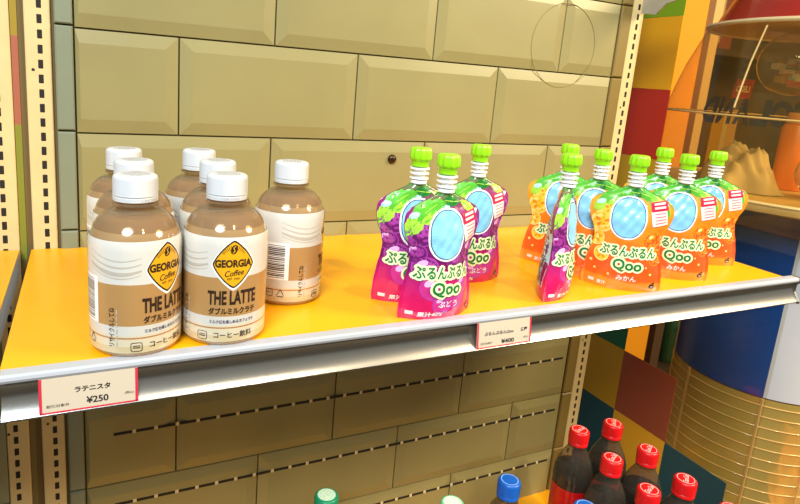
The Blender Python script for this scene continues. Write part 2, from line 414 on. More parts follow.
# ------------------------------------------------------------------ latte bottles
COFFEE = mat('milky_coffee', (160, 127, 86), 0.12, coat=0.6, noise=0.08, scale=30)
PET = clear_mat('clear_pet', (226, 210, 184), 1.0, 0.05, haze=0.16, hazecol=(200, 180, 150))
CAPW = mat('white_cap_plastic', (206, 205, 204), 0.35)
LABEL = band_mat('latte_label', [(0, (204, 184, 142)), (9.5, (214, 200, 170)), (15.4, (176, 120, 66)), (16.6, (214, 200, 170)), (18.2, (210, 204, 192)), (25.6, (178, 134, 80)), (57.6, (214, 208, 196))], 0.3, coat=0.35, interp='CONSTANT', span=0.1)
def latte():
    t = thing('latte_bottle', (0, 0, 0), '-', 'bottle', 0, 'milk coffee bottles on the yellow shelf')
    b = B(); b.lathe([(0.01, 0.6), (28, 0.0), (31.4, 0.4), (33.2, 2.6), (33.6, 6), (33.6, 80), (33.6, 85), (32.8, 90), (30.4, 95.5), (27.4, 100.2), (24.0, 103.5), (0.01, 103.7)], 56)
    body = b.obj('bottle_body', COFFEE, t, smooth=True)
    b = B(); b.lathe([(31.0, 95.4), (27.8, 100.5), (23.2, 104.8), (18.2, 107.4), (14.6, 108.4), (13.2, 109.6), (13, 111.2), (17.2, 111.4), (17.4, 113), (13, 113.4), (12.8, 116)], 40); b.obj('neck', PET, t, smooth=True, angle=40)
    b = B(); b.lathe([(33.9, 4.4), (34.1, 8), (34.1, 50), (34.1, 82), (33.9, 86.5), (33.1, 89.8)], 64)
    lab = b.obj('label_sleeve', LABEL, t, smooth=True)
    R = 34.1
    LP = [mat('ink_brown', (52, 32, 20), 0.4), mat('logo_yellow', (230, 168, 24), 0.35, coat=.3), mat('print_white', (246, 243, 236), 0.35), mat('swirl_grey', (186, 176, 160), 0.35), mat('ink_tan', (176, 120, 66), .4), mat('ink_navy', (40, 44, 92), .4)]
    def fm(u, v, l):
        a = u / R; r = R + l
        if v > 84: r -= (v - 84) ** 2 * 0.012
        return (r * math.sin(a), -r * math.cos(a), v)
    p = Print(fm, 4.0)
    #  0 dark brown, 1 yellow, 2 white, 3 grey, 4 tan, 5 navy
    d = []
    for i in range(72):          # rounded diamond
        a = 2 * math.pi * i / 72; c, s_ = abs(math.cos(a)) / 16.4, abs(math.sin(a)) / 19.4
        r = 1 / (c ** 1.28 + s_ ** 1.28) ** (1 / 1.28); d.append((r * math.cos(a), r * math.sin(a)))
    sh = lambda k: [(x * k, y * k) for x, y in d]
    p.shape(sh(1.07), 2, .12, 6, 0, 68); p.shape(sh(1.0), 0, .18, 6, 0, 68.5); p.shape(sh(.925), 1, .24, 6, 0, 68.5)
    for i in range(16):
        a = math.pi * (0.12 + 0.76 * i / 15)
        p.line([(math.cos(a) * 8, 75 + math.sin(a) * 5), (math.cos(a) * 11.5, 75.5 + math.sin(a) * 8.5)], .5, 0, .27)
    p.shape(ellipse(2.6, 3.9, 18), 0, .3, 3, 0, 80.5, -.35); p.line([(-1.1, 77.6), (0.5, 79.4), (-.5, 81.6), (1.1, 83.4)], .9, 1, .34)
    p.text('GEORGIA', 0, 69.3, 29, 6.4, 0, .36, .045)
    p.text('Coffee', 0.6, 61.6, 15, 4.8, 0, .34, .015, shear=.35, rot=.1)
    p.text('EST. 1975', 0, 56.8, 9.5, 1.7, 0, .34, .02)
    p.obj('brand_logo', LP, lab); p = Print(fm, 4.0)
    p.text('THE LATTE', 0, 41.4, 39.5, 11.6, 0, .3, .035)
    p.obj('label_lettering', LP, lab); p = Print(fm, 4.0)
    p.text('ダブルミルクラテ', 0, 30.4, 38, 5.8, 0, .3, .03)
    p.obj('label_lettering', LP, lab); p = Print(fm, 4.0)
    p.text('ミルク感を楽しめるカフェラテ', 0, 21.6, 36, 3.0, 5, .3, .02)
    p.obj('label_lettering', LP, lab); p = Print(fm, 4.0)
    p.text('コーヒー飲料', 1, 10.4, 31, 5.4, 0, .3, .01)
    p.obj('label_lettering', LP, lab); p = Print(fm, 4.0)
    for cx in (-24,):
        p.ring(ellipse(4.2, 3.6, 24, 5), .5, 0, .3, cx, 9.5); p.rect(cx - 2.6, cx + 2.6, 8.6, 9.3, 0, .3, 2); p.rect(cx - 2.6, cx + 2.6, 10.1, 10.7, 0, .3, 2)
    p.obj('small_mark', LP, lab); p = Print(fm, 4.0)
    # milk swirls on the white part
    for off in (-40, 62):
        for k, (w_, dv) in enumerate(((3.2, 0), (1.4, 4.0), (.9, -5.2), (.8, 6.8))):
            pts = [(off + x, 74 + dv - 9 * math.sin((x + 22) / 44 * 2.3) + 0.09 * x + k) for x in range(-22, 23, 3)]
            p.line(pts, w_, 3, .1 + .01 * k); p.obj('milk_swirl', LP, lab); p = Print(fm, 4.0)
    # small print block, barcode and recycling text on the back
    p.text('リサイクルしてね', -42, 25, 30, 4.6, 0, .3, .01, rot=math.pi / 2)
    for j in range(6): p.rect(-38.3 + .0, -37.5, 10 + j * 5, 13.6 + j * 5, 3, .3)
    p.obj('label_lettering', LP, lab); p = Print(fm, 4.0)
    random.seed(3)
    p.rect(-78, -54, 26, 62, 2, .1, 10, 1)
    v = 28.0
    while v < 60:
        hgt = random.choice((.5, .7, 1.1)); p.rect(-75, -58, v, v + hgt, 0, .2, 8, 1); v += hgt + random.choice((.6, .8, 1.2))
    p.ring(ellipse(3.6, 3.6, 20, 6), .6, 0, .3, -72, 13); p.text('PET', -72, 13, 4.4, 2, 0, .3)
    p.line([(-64, 9.8), (-60, 9.8), (-58, 9.8)], .8, 0, .3); p.line([(-64.5, 10.5), (-61.4, 16.2), (-61, 16.6)], .8, 0, .3); p.line([(-57.6, 10.5), (-60.6, 16.2), (-61, 16.6)], .8, 0, .3)
    p.obj('barcode_print', LP, lab)
    rib = lambda r, z, a: r - (0.45 if (int(a / (2 * math.pi) * 120 + .5) % 2 and 119.5 < z < 131.5 and r > 14) else 0)
    b = B(); b.lathe([(14.2, 114.4), (16.3, 114.6), (16.3, 117.4), (15.6, 117.8), (15.6, 118.4), (16.4, 118.8), (16.4, 120), (16.4, 131), (15.8, 132.8), (14.6, 133.7), (12.8, 134), (0.01, 134)], 120, rmod=rib)
    cp = b.obj('cap', CAPW, t, smooth=True, angle=50)
    p = Print(lambda u, v, l: (u, v, 134 + l))
    random.seed(5)
    for j in range(7):
        x = -9 + random.random() * 2
        while x < 8:
            w_ = random.choice((1.2, 1.8, 2.4))
            if math.hypot(x, -8 + j * 2.6) < 11: p.rect(x, x + w_, -8.6 + j * 2.6, -7.2 + j * 2.6, 0, .08)
            x += w_ + .8
    p.obj('cap_print', [mat('cap_print_grey', (170, 166, 164), 0.5)], cp)
    p = Print(lambda u, v, l: ((16.3 + l) * math.sin(u / 16.3), -(16.3 + l) * math.cos(u / 16.3), v))
    p.text('1.04.10H1', 0, 116, 14, 1.9, 0, .1)
    p.obj('date_code', [mat('cap_print_grey', (170, 166, 164), 0.5)], cp)
    return t
L0 = latte()
lat = [(47, -271, 36, 'coffee bottle with logo turned aside, nearest the front left corner of the shelf'),
       (51, -199, 24, 'middle bottle of the left coffee row, between front and rear ones'),
       (47, -127, 30, 'rearmost coffee bottle of the left row, beside the cream post'),
       (117.5, -270, -1, 'coffee bottle with its logo facing out, front of the second row'),
       (124, -198.5, 10, 'middle bottle of the second coffee row, behind the logo facing out'),
       (119, -127, 20, 'rearmost coffee bottle of the second row, brown shoulder against the tiles'),
       (195, -201, 75, 'lone coffee bottle turned to show its barcode and recycling text')]
for i, (x, y, a, lb) in enumerate(lat):
    o = L0 if i == 0 else copy_tree(L0)
    o.location = Vector((x, y, ZS)) * MM; o.rotation_euler.z = math.radians(a); o['label'] = lb; o.scale = (1.012, 1.012, 1.022)

# ------------------------------------------------------------------ spouted pouches
WK0 = [(0, 41), (6, 42), (20, 41), (36, 38.4), (50, 35), (60, 33.8), (70, 36), (82, 41), (92, 43.2), (101, 42.4), (107, 38), (112, 29), (116, 20), (119, 13), (122, 10)]
WK = list(WK0)
def set_width(k):
    WK[:] = [(z, x * (k if z < 112 else 1 + (k - 1) * (122 - z) / 10)) for z, x in WK0]
TK = [(0, 14), (8, 16), (30, 16.5), (55, 14.5), (80, 12.5), (98, 8.5), (110, 5.5), (122, 4.5)]
def interp(tab, z):
    if z <= tab[0][0]: return tab[0][1]
    for (a, x), (b_, y) in zip(tab[:-1], tab[1:]):
        if z <= b_:
            t = (z - a) / (b_ - a); t = t * t * (3 - 2 * t) * .5 + t * .5
            return x + (y - x) * t
    return tab[-1][1]
def pouch_y(x, z):
    wv = interp(WK, z); s = min(1.0, abs(x) / max(wv - 3.5, 1))
    t = interp(TK, z) * max(0.0, 1 - s ** 2.2) ** 0.8
    wr = 0.5 * math.sin(x * .33 + z * .21) * math.sin(z * .17 - x * .12) + .35 * math.sin(x * .6 - z * .4)
    return 0.45 + t + wr * (1 - s) * min(1, t / 6)
def front(u, v, l):
    v = min(max(v, 0.3), 121.5); wv = interp(WK, v) - .4; u = max(-wv, min(wv, u))
    return (u, -pouch_y(u, v) - l, v)
def back(u, v, l):
    x, y, z = front(-u, v, l); return (x, -y, z)
def pouch_body(parent, m):
    b = B(); NU, NZ = 36, 44; ids = {}
    for side in (-1, 1):
        for j in range(NZ + 1):
            z = 122 * j / NZ; wv = interp(WK, z)
            for i in range(NU + 1):
                t = -math.cos(math.pi * i / NU) * .75 + (2 * i / NU - 1) * .25
                x = wv * t
                edge = (i in (0, NU))
                if edge and side == 1: ids[(side, j, i)] = ids[(-1, j, i)]; continue
                ids[(side, j, i)] = len(b.v); b.v.append((x, 0 if edge else side * pouch_y(x, z), z))
    for side in (-1, 1):
        for j in range(NZ):
            for i in range(NU):
                q = [ids[(side, j, i)], ids[(side, j, i + 1)], ids[(side, j + 1, i + 1)], ids[(side, j + 1, i)]]
                b.f.append(tuple(q if side < 0 else q[::-1])); b.m.append(0)
    for jj in (0, NZ):
        lo = [ids[(-1, jj, i)] for i in range(NU + 1)] + [ids[(1, jj, i)] for i in range(NU - 1, 0, -1)]
        b.f.append(tuple(lo[::-1] if jj == 0 else lo)); b.m.append(0)
    return b.obj('pouch_body', m, parent, smooth=True, angle=60)
PM = dict(green=mat('leaf_green', (86, 178, 44), .3, coat=.4), lime=mat('leaf_lime', (166, 218, 66), .3, coat=.4), dkgreen=mat('leaf_dark', (30, 122, 46), .3, coat=.4),
          txt=mat('logo_green', (12, 118, 52), .35, coat=.3), cream=mat('logo_cream', (238, 246, 190), .35, coat=.3), blue=mat('patch_blue', (134, 200, 238), .3, coat=.4),
          navy=mat('patch_line', (24, 50, 110), .35), white=mat('print_white2', (248, 246, 240), .35, coat=.3), red=mat('badge_red', (206, 24, 70), .35, coat=.3),
          pink=mat('badge_pink', (250, 222, 214), .35, coat=.3), black=mat('ink_black', (26, 22, 22), .4),
          g1=mat('grape_dark', (112, 26, 106), .28, coat=.5), g2=mat('grape_mid', (172, 62, 158), .28, coat=.5), g3=mat('grape_light', (236, 178, 228), .28, coat=.5), g4=mat('grape_rose', (206, 48, 128), .28, coat=.5),
          o1=mat('citrus_yellow', (250, 200, 48), .3, coat=.5), o2=mat('citrus_orange', (246, 140, 24), .3, coat=.5), o3=mat('citrus_deep', (232, 88, 24), .3, coat=.5), o4=mat('citrus_pale', (254, 224, 130), .3, coat=.5),
          sky=mat('pale_sky', (186, 224, 236), .3, coat=.4))
PK = list(PM.keys()); PL = [PM[k] for k in PK]; PI = {k: i for i, k in enumerate(PK)}
GRAPE = band_mat('grape_pouch_film', [(0, (206, 26, 84)), (14, (212, 24, 90)), (34, (190, 24, 104)), (52, (116, 22, 96)), (76, (126, 30, 112)), (104, (150, 40, 116)), (114, (120, 60, 80)), (122, (80, 150, 60))], .22, coat=.6, wob=.02, wscale=26, bump=.4, span=.14)
ORANGE = band_mat('orange_pouch_film', [(0, (246, 138, 44)), (11, (246, 134, 40)), (14, (240, 92, 28)), (34, (236, 86, 26)), (56, (244, 130, 28)), (84, (246, 150, 34)), (100, (238, 170, 50)), (112, (90, 160, 60)), (122, (80, 160, 60))], .22, coat=.6, wob=.014, wscale=26, bump=.4, span=.14)
def print_front(kind, parent):
    p = Print(front, 2.6); I = PI; rnd = random.Random(11 if kind == 'grape' else 12)
    if kind == 'grape':
        for (u, v, r) in ((-27, 84, 13), (-30, 64, 10), (-14, 92, 12), (30, 66, 11), (24, 84, 12), (-20, 50, 12), (30, 46, 10), (-14, 32, 12), (12, 22, 12), (-2, 16, 11), (22, 34, 9), (8, 58, 9), (-30, 96, 10), (33, 90, 9)):
            lv = .1 + rnd.random() * .05
            low = v < 40
            p.shape(ellipse(r, r, 22), I['g2' if low else 'g2'], lv, 3, u, v); p.shape(ellipse(r * .9, r * .9, 22), I['g4' if low else 'g1'], lv + .03, 3, u, v)
            p.shape(ellipse(r * .55, r * .5, 18), I['g2'], lv + .05, 2, u + r * .15, v + r * .2)
            p.shape(ellipse(r * .42, r * .26, 12), I['g3'], lv + .1, 2, u - r * .3, v + r * .42, .6)
    else:
        for (u, v, r) in ((-30, 78, 12), (-34, 58, 9), (-24, 94, 10), (28, 60, 12), (30, 88, 9), (-26, 40, 8), (6, 100, 9), (33, 40, 7)):
            lv = .1 + rnd.random() * .05
            k = 'o1' if u < 0 else 'o3'
            p.shape(ellipse(r, r * 1.1, 22), I['o4' if u < 0 else 'o2'], lv, 3, u, v); p.shape(ellipse(r * .88, r * .96, 22), I[k], lv + .03, 3, u, v)
            for q in range(5):
                a = q * 1.256 + .3
                p.shape(ellipse(r * .3, r * .15, 12), I['o2'], lv + .05, 2, u + r * .45 * math.cos(a), v + r * .5 * math.sin(a), a)
            p.shape(ellipse(r * .25, r * .16, 10), I['o4'], lv + .07, 2, u - r * .3, v + r * .5, .6)
        for (u, v, r) in ((-36, 30, 1.6), (-31, 22, 1.3), (30, 22, 1.4), (24, 30, 1.0), (-16, 18, 1.2), (35, 66, 1.3)):
            p.shape(ellipse(r, r, 10), I['o4'], .2, 1, u, v)
    # leaves over the shoulders
    L_ = [(-24, 104, 34, 18, .55, 'green'), (-34, 92, 26, 15, 1.0, 'lime'), (-14, 110, 26, 13, .15, 'green'), (-17, 99, 24, 11, .4, 'lime'), (4, 114, 20, 10, -.1, 'dkgreen'), (-39, 82, 14, 8, 1.3, 'green'), (25, 108, 24, 8, -.55, 'lime')]
    if kind == 'orange': L_ = [(-24, 108, 32, 13, .5, 'green'), (-35, 97, 20, 11, .9, 'lime'), (-12, 113, 26, 11, .15, 'green'), (-20, 103, 20, 7, .5, 'lime'), (4, 115, 20, 9, -.1, 'dkgreen'), (14, 113, 24, 9, -.3, 'green'), (26, 107, 24, 9, -.6, 'lime'), (36, 97, 16, 7, -.9, 'green')]
    for (u, v, l, wd, r, k) in L_:
        lv = .26 + rnd.random() * .05
        p.shape(leaf(l, wd), I[k], lv, 4, u, v, r)
        c, s = math.cos(r), math.sin(r)
        p.line([(u - c * l * .42, v - s * l * .42), (u, v), (u + c * l * .42, v + s * l * .42)], .9, I['lime' if k != 'lime' else 'green'], lv + .06)
    for (u, v, r) in ((-4, 107, 4), (34, 103, 3), (-34, 101, 3.4)): p.shape(ellipse(r * 1.5, r * .8, 14), I['sky'], .33, 2, u, v, .4)
    # plain pale-blue patch with a white rim
    for k, (a, b_, lv) in (('white', (20.2, 25.2, .42)), ('navy', (18.4, 23.4, .6)), ('blue', (17.6, 22.6, .8))): p.shape(ellipse(a, b_, 44, 2.25), I[k], lv, 10, -1 if kind == 'grape' else -3, 83 if kind == 'grape' else 86)
    # badge
    bu, bv = (3, 4) if kind == 'orange' else (0, 0)
    p.rect(16.5 + bu, 34.5 + bu, 93 + bv, 104.5 + bv, I['red'], 1.0, 6, 4, .22); p.rect(18.6 + bu, 35.8 + bu, 76 + bv, 93.5 + bv, I['pink'], .95, 6, 6, .22)
    for j in range(2): p.rect(19 + j + bu, 31 + j + bu, 100.4 - j * 4.4 + bv, 102.8 - j * 4.4 + bv, I['pink'], 1.2, 4, 1, .22)
    for j in range(4): p.rect(21.5 + j * .6 + bu, 33 + j * .6 + bu, 90 - j * 3.6 + bv, 90.8 - j * 3.6 + bv, I['red'], 1.15, 4, 1, .22)
    # lettering
    p.outlined('ぷるんぷるん', -1 if kind == 'grape' else 2, 47, 61, 12, I['txt'], I['cream'], 2.0, 1.15, .03, 10)
    p.outlined('Qoo', 1 if kind == 'grape' else 3, 30.5, 32, 15, I['txt'], I['cream'], 2.3, 1.3, .03, 9)
    p.text('ぶどう' if kind == 'grape' else 'みかん', 4, 15.5, 22, 6.4, I['white'], .6, .012)
    p.text('果汁40%' if kind == 'grape' else '果汁', -14 if kind == 'grape' else -22, 6.0, 25 if kind == 'grape' else 10, 5.0, I['white'], .6, .015)
    p.rect(-36, -30, 5.5, 9, I['pink'], .4, 2, 1)
    p.rect(31, 36.5, 5.5, 10, I['black'], .45, 2, 2); p.shape([(-2.2, 0), (2.6, 0), (2.6, 2.6)], I['black'], .45, 2, 34, 10.6); p.rect(32.4, 35.4, 7, 7.7, I['white'], .5)
    p.obj('front_print', PL, parent)
    # the back: white panel with barcode
    p = Print(back)
    p.rect(-30, 34, 14, 96, PI['sky'], .15, 10, 16)
    rnd2 = random.Random(4); v = 16.0
    while v < 46:
        h_ = rnd2.choice((.6, .9, 1.4)); p.rect(16, 33, v, v + h_, PI['black'], .25, 4, 1); v += h_ + rnd2.choice((.7, 1.0))
    for j in range(14): p.rect(-26, 10 + (j % 3) * 3, 18 + j * 5, 19.2 + j * 5, PI['navy'], .25, 6, 1)
    for j in range(8): p.rect(16, 32, 52 + j * 5, 53.2 + j * 5, PI['navy'], .25, 3, 1)
    p.obj('back_print', PL, parent)
LIME = mat('lime_cap_plastic', (150, 222, 22), .32, coat=.2)
SPW = mat('spout_white', (244, 244, 240), .35)
def pouch(kind):
    set_width(1.0 if kind == 'grape' else 1.06)
    t = thing(kind + '_pouch', (0, 0, 0), '-', 'pouch', 0, kind + ' jelly drink pouches on the yellow shelf')
    bd = pouch_body(t, GRAPE if kind == 'grape' else ORANGE)
    print_front(kind, bd)
    b = B(); b.lathe([(5.2, 116), (5.2, 126.6), (9.6, 126.8), (9.6, 128.2), (5.8, 128.4), (5.8, 131.6), (9.8, 131.8), (9.8, 133.2), (5.8, 133.4), (5.8, 136.4), (10, 136.6), (10, 138), (5.4, 138.2), (5.4, 142)], 28)
    b.lathe([(5.2, 121), (8.4, 122.4), (8.4, 125.6), (5.2, 126.4)], 28)
    b.obj('spout', SPW, t, smooth=True, angle=40)
    lobe = lambda r, z, a: r * (1 + (.07 * math.cos(10 * a) if z > 145.5 and r > 6 else 0))
    b = B(); b.lathe([(6, 139.4), (8.8, 139.6), (8.8, 144.6), (9.3, 145.2), (10.2, 146.4), (10.6, 148), (10.3, 154.5), (9.6, 157), (8.4, 158), (0.01, 158.2)], 64, rmod=lobe)
    b.obj('cap', LIME, t, smooth=True, angle=50)
    return t
PG = pouch('grape'); PO = pouch('orange')
pg = [(320, -285, 2, 'front grape pouch with three letter logo in full view, before two more'),
      (316, -240, -6, 'grape pouch half hidden behind the left of the front grape pouch'),
      (415, -203, -6, 'rear right grape pouch with a red badge, behind the front one'),
      (487, -268, 34, 'grape pouch seen edge on beside the orange pouches')]
po = [(588, -270, -42, 'front orange pouch with whole logo in view, nearest the edge on grape pouch'),
      (582, -222, -40, 'orange pouch peeking out between the grape edge on pouch and front orange one'),
      (574, -174, -38, 'rearmost orange pouch, mostly hidden behind the edge on grape pouch'),
      (694, -254, -42, 'middle orange pouch whose lower left is covered by the front orange one'),
      (729, -190, -42, 'orange pouch of which little but cap and leafy top shows, behind the middle one'),
      (806, -214, -46, 'rightmost orange pouch, nearest the dark blue drum')]
for P0, lst in ((PG, pg), (PO, po)):
    for i, (x, y, a, lb) in enumerate(lst):
        o = P0 if i == 0 else copy_tree(P0)
        o.location = Vector((x, y, ZS)) * MM; o.rotation_euler.z = math.radians(a); o['label'] = lb

# ------------------------------------------------------------------ bottles on the lower shelf
ZL = 666.0
def drink(name, kind, liquid, shell, capm, inkm, capword, label=None, fill=158, word=None):
    t = thing(name, (0, 0, ZL), '-', 'bottle', 0, kind)
    P_ = [(0.01, 1), (24, .4), (29, 2), (31.5, 8), (31.5, 58), (31, 62), (31, 118), (32, 124), (32.2, 134), (30.6, 146), (27, 158), (22, 169), (17, 178), (13.6, 184), (12.6, 189), (12.6, 196)]
    inner = [(max(r - .8, 0.01), z + (.6 if z < 5 else 0)) for r, z in P_ if z <= fill]; inner.append((0.01, fill + .2))
    B().lathe(inner, 40).obj('drink', liquid, t, smooth=True, angle=50)
    sh = B(); sh.lathe(P_, 40); sh.lathe([(12.6, 186.5), (15.6, 187), (15.6, 189), (12.6, 189.4)], 32)
    bd = sh.obj('bottle_shell', shell, t, smooth=True, angle=60)
    if label:
        lb = B().lathe([(31.4, 62), (31.6, 63), (31.6, 117), (31.4, 118)], 40).obj('label_band', label, t, smooth=True)
        if word:
            p = Print(lambda u, v, l: ((31.6 + l) * math.sin(u / 31.6), -(31.6 + l) * math.cos(u / 31.6), v))
            p.text(word, 0, 90, 62, 20, 0, .3, .01, shear=.3); p.obj('label_script', [inkm], lb)
    rib = lambda r, z, a: r - (0.4 if (int(a / (2 * math.pi) * 96 + .5) % 2 and 197 < z < 211 and r > 13) else 0)
    cp = B().lathe([(13, 190.2), (15.8, 190.4), (15.8, 195), (15.2, 195.6), (16, 196.2), (16.2, 198), (16.2, 210.6), (15.4, 213.4), (14, 214.8), (12, 215), (0.01, 215)], 96, rmod=rib).obj('cap', capm, t, smooth=True, angle=50)
    p = Print(lambda u, v, l: (u, v, 215 + l))
    if capword: p.text(capword, 0, 0, 20, 7.5, 0, .1, .01, shear=.3)
    p.ring(ellipse(12, 12, 40), .7, 0, .08)
    p.obj('cap_script', [inkm], cp)
    return t
WINK = mat('cap_ink_white', (250, 214, 206), .4)
COLA = mat('cola', (18, 8, 5), .12, coat=.5)
SHELL = clear_mat('bottle_clear', (206, 196, 180), 1.0, .05, haze=.07, hazecol=(170, 160, 140))
cola = drink('cola_bottle', 'cola bottles on the lower shelf', COLA, SHELL, mat('red_cap', (222, 22, 26), .32), WINK, 'Coca-Cola', mat('red_label', (190, 14, 20), .3, coat=.3), 152, 'Coca-Cola')
for i, (x, y, a, lb) in enumerate([(742, -113, 15, 'cola bottle at the back next to the cream post, red label showing'),
        (815, -116, 40, 'rear cola bottle standing against the coloured panel, upper of the red caps'),
        (735, -189, 25, 'second cola bottle of the post side row, in front of the one by the post'),
        (811, -191, 30, 'cola bottle second in the panel side row, between two others'),
        (728, -262, 20, 'cola bottle whose cap only shows at the bottom edge, in the post side row'),
        (802, -264, 35, 'cola bottle third in the panel side row, cap before the teal square'),
        (806, -332, 30, 'foremost cola bottle, just the rim of its red cap above the bottom edge')]):
    o = cola if i == 0 else copy_tree(cola)
    o.location = Vector((x, y, ZL)) * MM; o.rotation_euler.z = math.radians(a); o['label'] = lb
TEA = mat('pale_drink', (176, 160, 130), .15, coat=.4); GREENT = mat('green_tea', (150, 150, 70), .15, coat=.4)
bl = drink('blue_capped_bottle', 'blue capped bottles on the lower shelf', TEA, SHELL, mat('blue_cap', (16, 92, 186), .32), mat('cap_ink_pale', (190, 220, 240), .4), None, mat('pale_label', (190, 200, 214), .3), 150)
bl.location = Vector((547, -178, ZL)) * MM; bl['label'] = 'clear bottle with a royal blue cap, alone before the tiles'; bl['group'] = 'blue capped bottles on the lower shelf'
o = copy_tree(bl); o.location = Vector((612, -258, ZL)) * MM; o['label'] = 'blue capped bottle whose top just peeks in beside the cola label'
gr = drink('green_capped_bottle', 'green capped bottles on the lower shelf', GREENT, SHELL, mat('teal_cap', (20, 140, 98), .32), mat('cap_ink_mint', (200, 232, 206), .4), None, mat('green_label', (60, 120, 60), .3), 165)
gr.location = Vector((291, -121, ZL)) * MM; gr['label'] = 'bottle with a teal green cap at the bottom edge, under the tiles'
o = copy_tree(gr); o.location = Vector((443, -190, ZL)) * MM; o['label'] = 'bottle with a pale mint cap, between teal and blue capped ones'
for p_ in (gr, o):
    for k in kids(p_):
        if k.name.startswith('cap'):
            k['label'] = 'teal cap with pale disc on top' if p_ is gr else 'mint cap with pale disc on top'
            link('cap_disc', B().lathe([(11.4, 215.2), (0.01, 215.3)], 32).me('cap_disc', mat('mint_disc', (206, 236, 206), .4, noise=.2, scale=400)), k)
            if p_ is not gr:
                k.data = k.data.copy(); k.data.materials[0] = mat('mint_cap', (120, 196, 140), .35)

# ------------------------------------------------------------------ clear side panel with coloured squares
XP = 1000.0
t = thing('acrylic_side_panel', (0, 0, 0), 'clear upright acrylic sheet with painted colour squares, closing the shelf end', 'panel')
B().box(XP, XP + 4, -240, 165, 0, OZ + 320).obj('clear_sheet', clear_mat('acrylic_sheet', (246, 244, 236), 0.7, .01, ior=1.5), t)
def sq(y0, y1, z0, z1, nm, col):
    B().box(XP - 1.2, XP - .2, y0 + .3, y1 - .3, OZ + z0 + .3, OZ + z1 - .3).obj('colour_square', mat('square_' + nm, col, .5), t)
SQ = dict(green=(122, 152, 0), amber=(226, 156, 0), red=(178, 38, 8), forest=(20, 96, 60), olive=(190, 140, 14), teal=(28, 70, 72), brown=(150, 70, 40), orange=(226, 160, 30))
for y0, y1, z0, z1, k in ((34.5, 164, 136, 268, 'red'), (34.5, 164, 5, 136, 'green'), (34.5, 164, -127.5, 5, 'amber'), (34.5, 164, -259, -127.5, 'red'), (34.5, 164, -390, -259, 'olive'), (34.5, 164, -520, -390, 'teal'),
                          (34.5, 164, -650, -520, 'forest'), (34.5, 164, -782, -650, 'olive'), (34.5, 164, -914, -782, 'teal'), (34.5, 164, -1046, -914, 'brown'),
                          (-88, 34.5, -782, -650, 'brown'), (-88, 34.5, -914, -782, 'orange'), (-212, -88, -914, -782, 'teal'), (-88, 34.5, -1046, -914, 'forest'), (-212, -88, -1046, -914, 'olive')):
    sq(y0, y1, z0, z1, k, SQ[k])

# ------------------------------------------------------------------ behind it: pillar, frame, dark rack, drum machine
t = thing('yellow_pillar', (1652, 560, 0), 'tall bright yellow pillar behind the coloured panel', 'pillar')
B().box(-57, 57, -40, 40, 0, 2400, ch=3).obj('pillar_shaft', mat('pillar_yellow', (246, 158, 0), .6, noise=.03, scale=6), t)
B().box(-61, 61, -44, 44, 0, 90, ch=3).obj('pillar_foot', mat('pillar_foot', (90, 70, 40), .6), t)
o = B().box(1738, 1776, 520, 560, 1150, 2400, ch=2).obj('frame_post', mat('frame_cream', (222, 180, 110), .5)); B().box(1736, 1778, 518, 562, 0, 1150, ch=2).obj('post_plinth', mat('plinth_brown', (84, 56, 26), .6), o); tag(o, 'slim cream frame post just right of the yellow pillar', 'post')
t = thing('dark_rack', (0, 0, 0), 'dark wooden rack in the background behind the drum machine', 'rack')
WD = mat('rack_dark', (64, 46, 26), .6, noise=.3, scale=12)
B().box(1800, 3400, 1000, 1020, 0, 2400).obj('back_board', WD, t)
for z in (300, 560, 1150, 1600, 2050): B().box(1800, 3400, 780, 1000, z, z + 24).obj('rack_shelf', WD, t)
B().box(1780, 1800, 780, 1020, 0, 2400).obj('rack_side', WD, t)
GG = mat('green_glass', (26, 66, 30), .08, coat=.8)
def gbottle(x, y, z, lb):
    t = thing('green_bottle', (x, y, z), lb, 'bottle', 0, 'green bottles on the dark rack')
    B().lathe([(0.01, 0), (34, 0), (37, 6), (37, 150), (33, 180), (18, 215), (13, 235), (13, 285), (15, 287), (15, 296), (12, 298)], 32).obj('glass', GG, t, smooth=True)
    B().lathe([(12.5, 296), (16, 297), (16, 314), (14, 316), (0.01, 316)], 24).obj('stopper', mat('gold_foil', (150, 130, 60), .3, metal=.7), t, smooth=True, angle=40)
    return t
for i, (x, y, lb) in enumerate(((2170, 850, 'green bottle nearest the pillar on the dark rack'), (2262, 840, 'green bottle second from the pillar on the dark rack'), (2354, 850, 'green bottle third from the pillar on the dark rack'))):
    gbottle(x, y, 324.5, lb)
# coloured boxes on the rack, seen dimly through the dome
for i, (x, wd, z, h_, nm, c, lb) in enumerate(((1890, 150, 1174, 210, 'box_amber', (196, 136, 20), 'amber carton nearest the pillar on the dark rack'), (2100, 160, 1174, 160, 'box_brown', (92, 58, 30), 'brown carton beside the amber one on the dark rack'),
        (2310, 150, 1174, 230, 'box_gold', (170, 120, 24), 'gold carton past the brown one on the dark rack'), (1920, 170, 1624, 190, 'box_olive', (84, 74, 28), 'olive carton high on the dark rack'), (2170, 170, 1624, 220, 'box_rust', (128, 60, 26), 'rust carton beside the olive one high on the dark rack'))):
    t = thing('carton', (x, 890, z + .5), lb, 'box', 0, 'cartons on the dark rack')
    B().box(-wd / 2, wd / 2, -80, 80, 0, h_, ch=3).obj('carton_body', mat(nm, c, .6), t)
    B().box(-14, 14, -81, 81, 20, h_ + 1).obj('carton_tape', mat('tape', (180, 150, 90), .4), t)

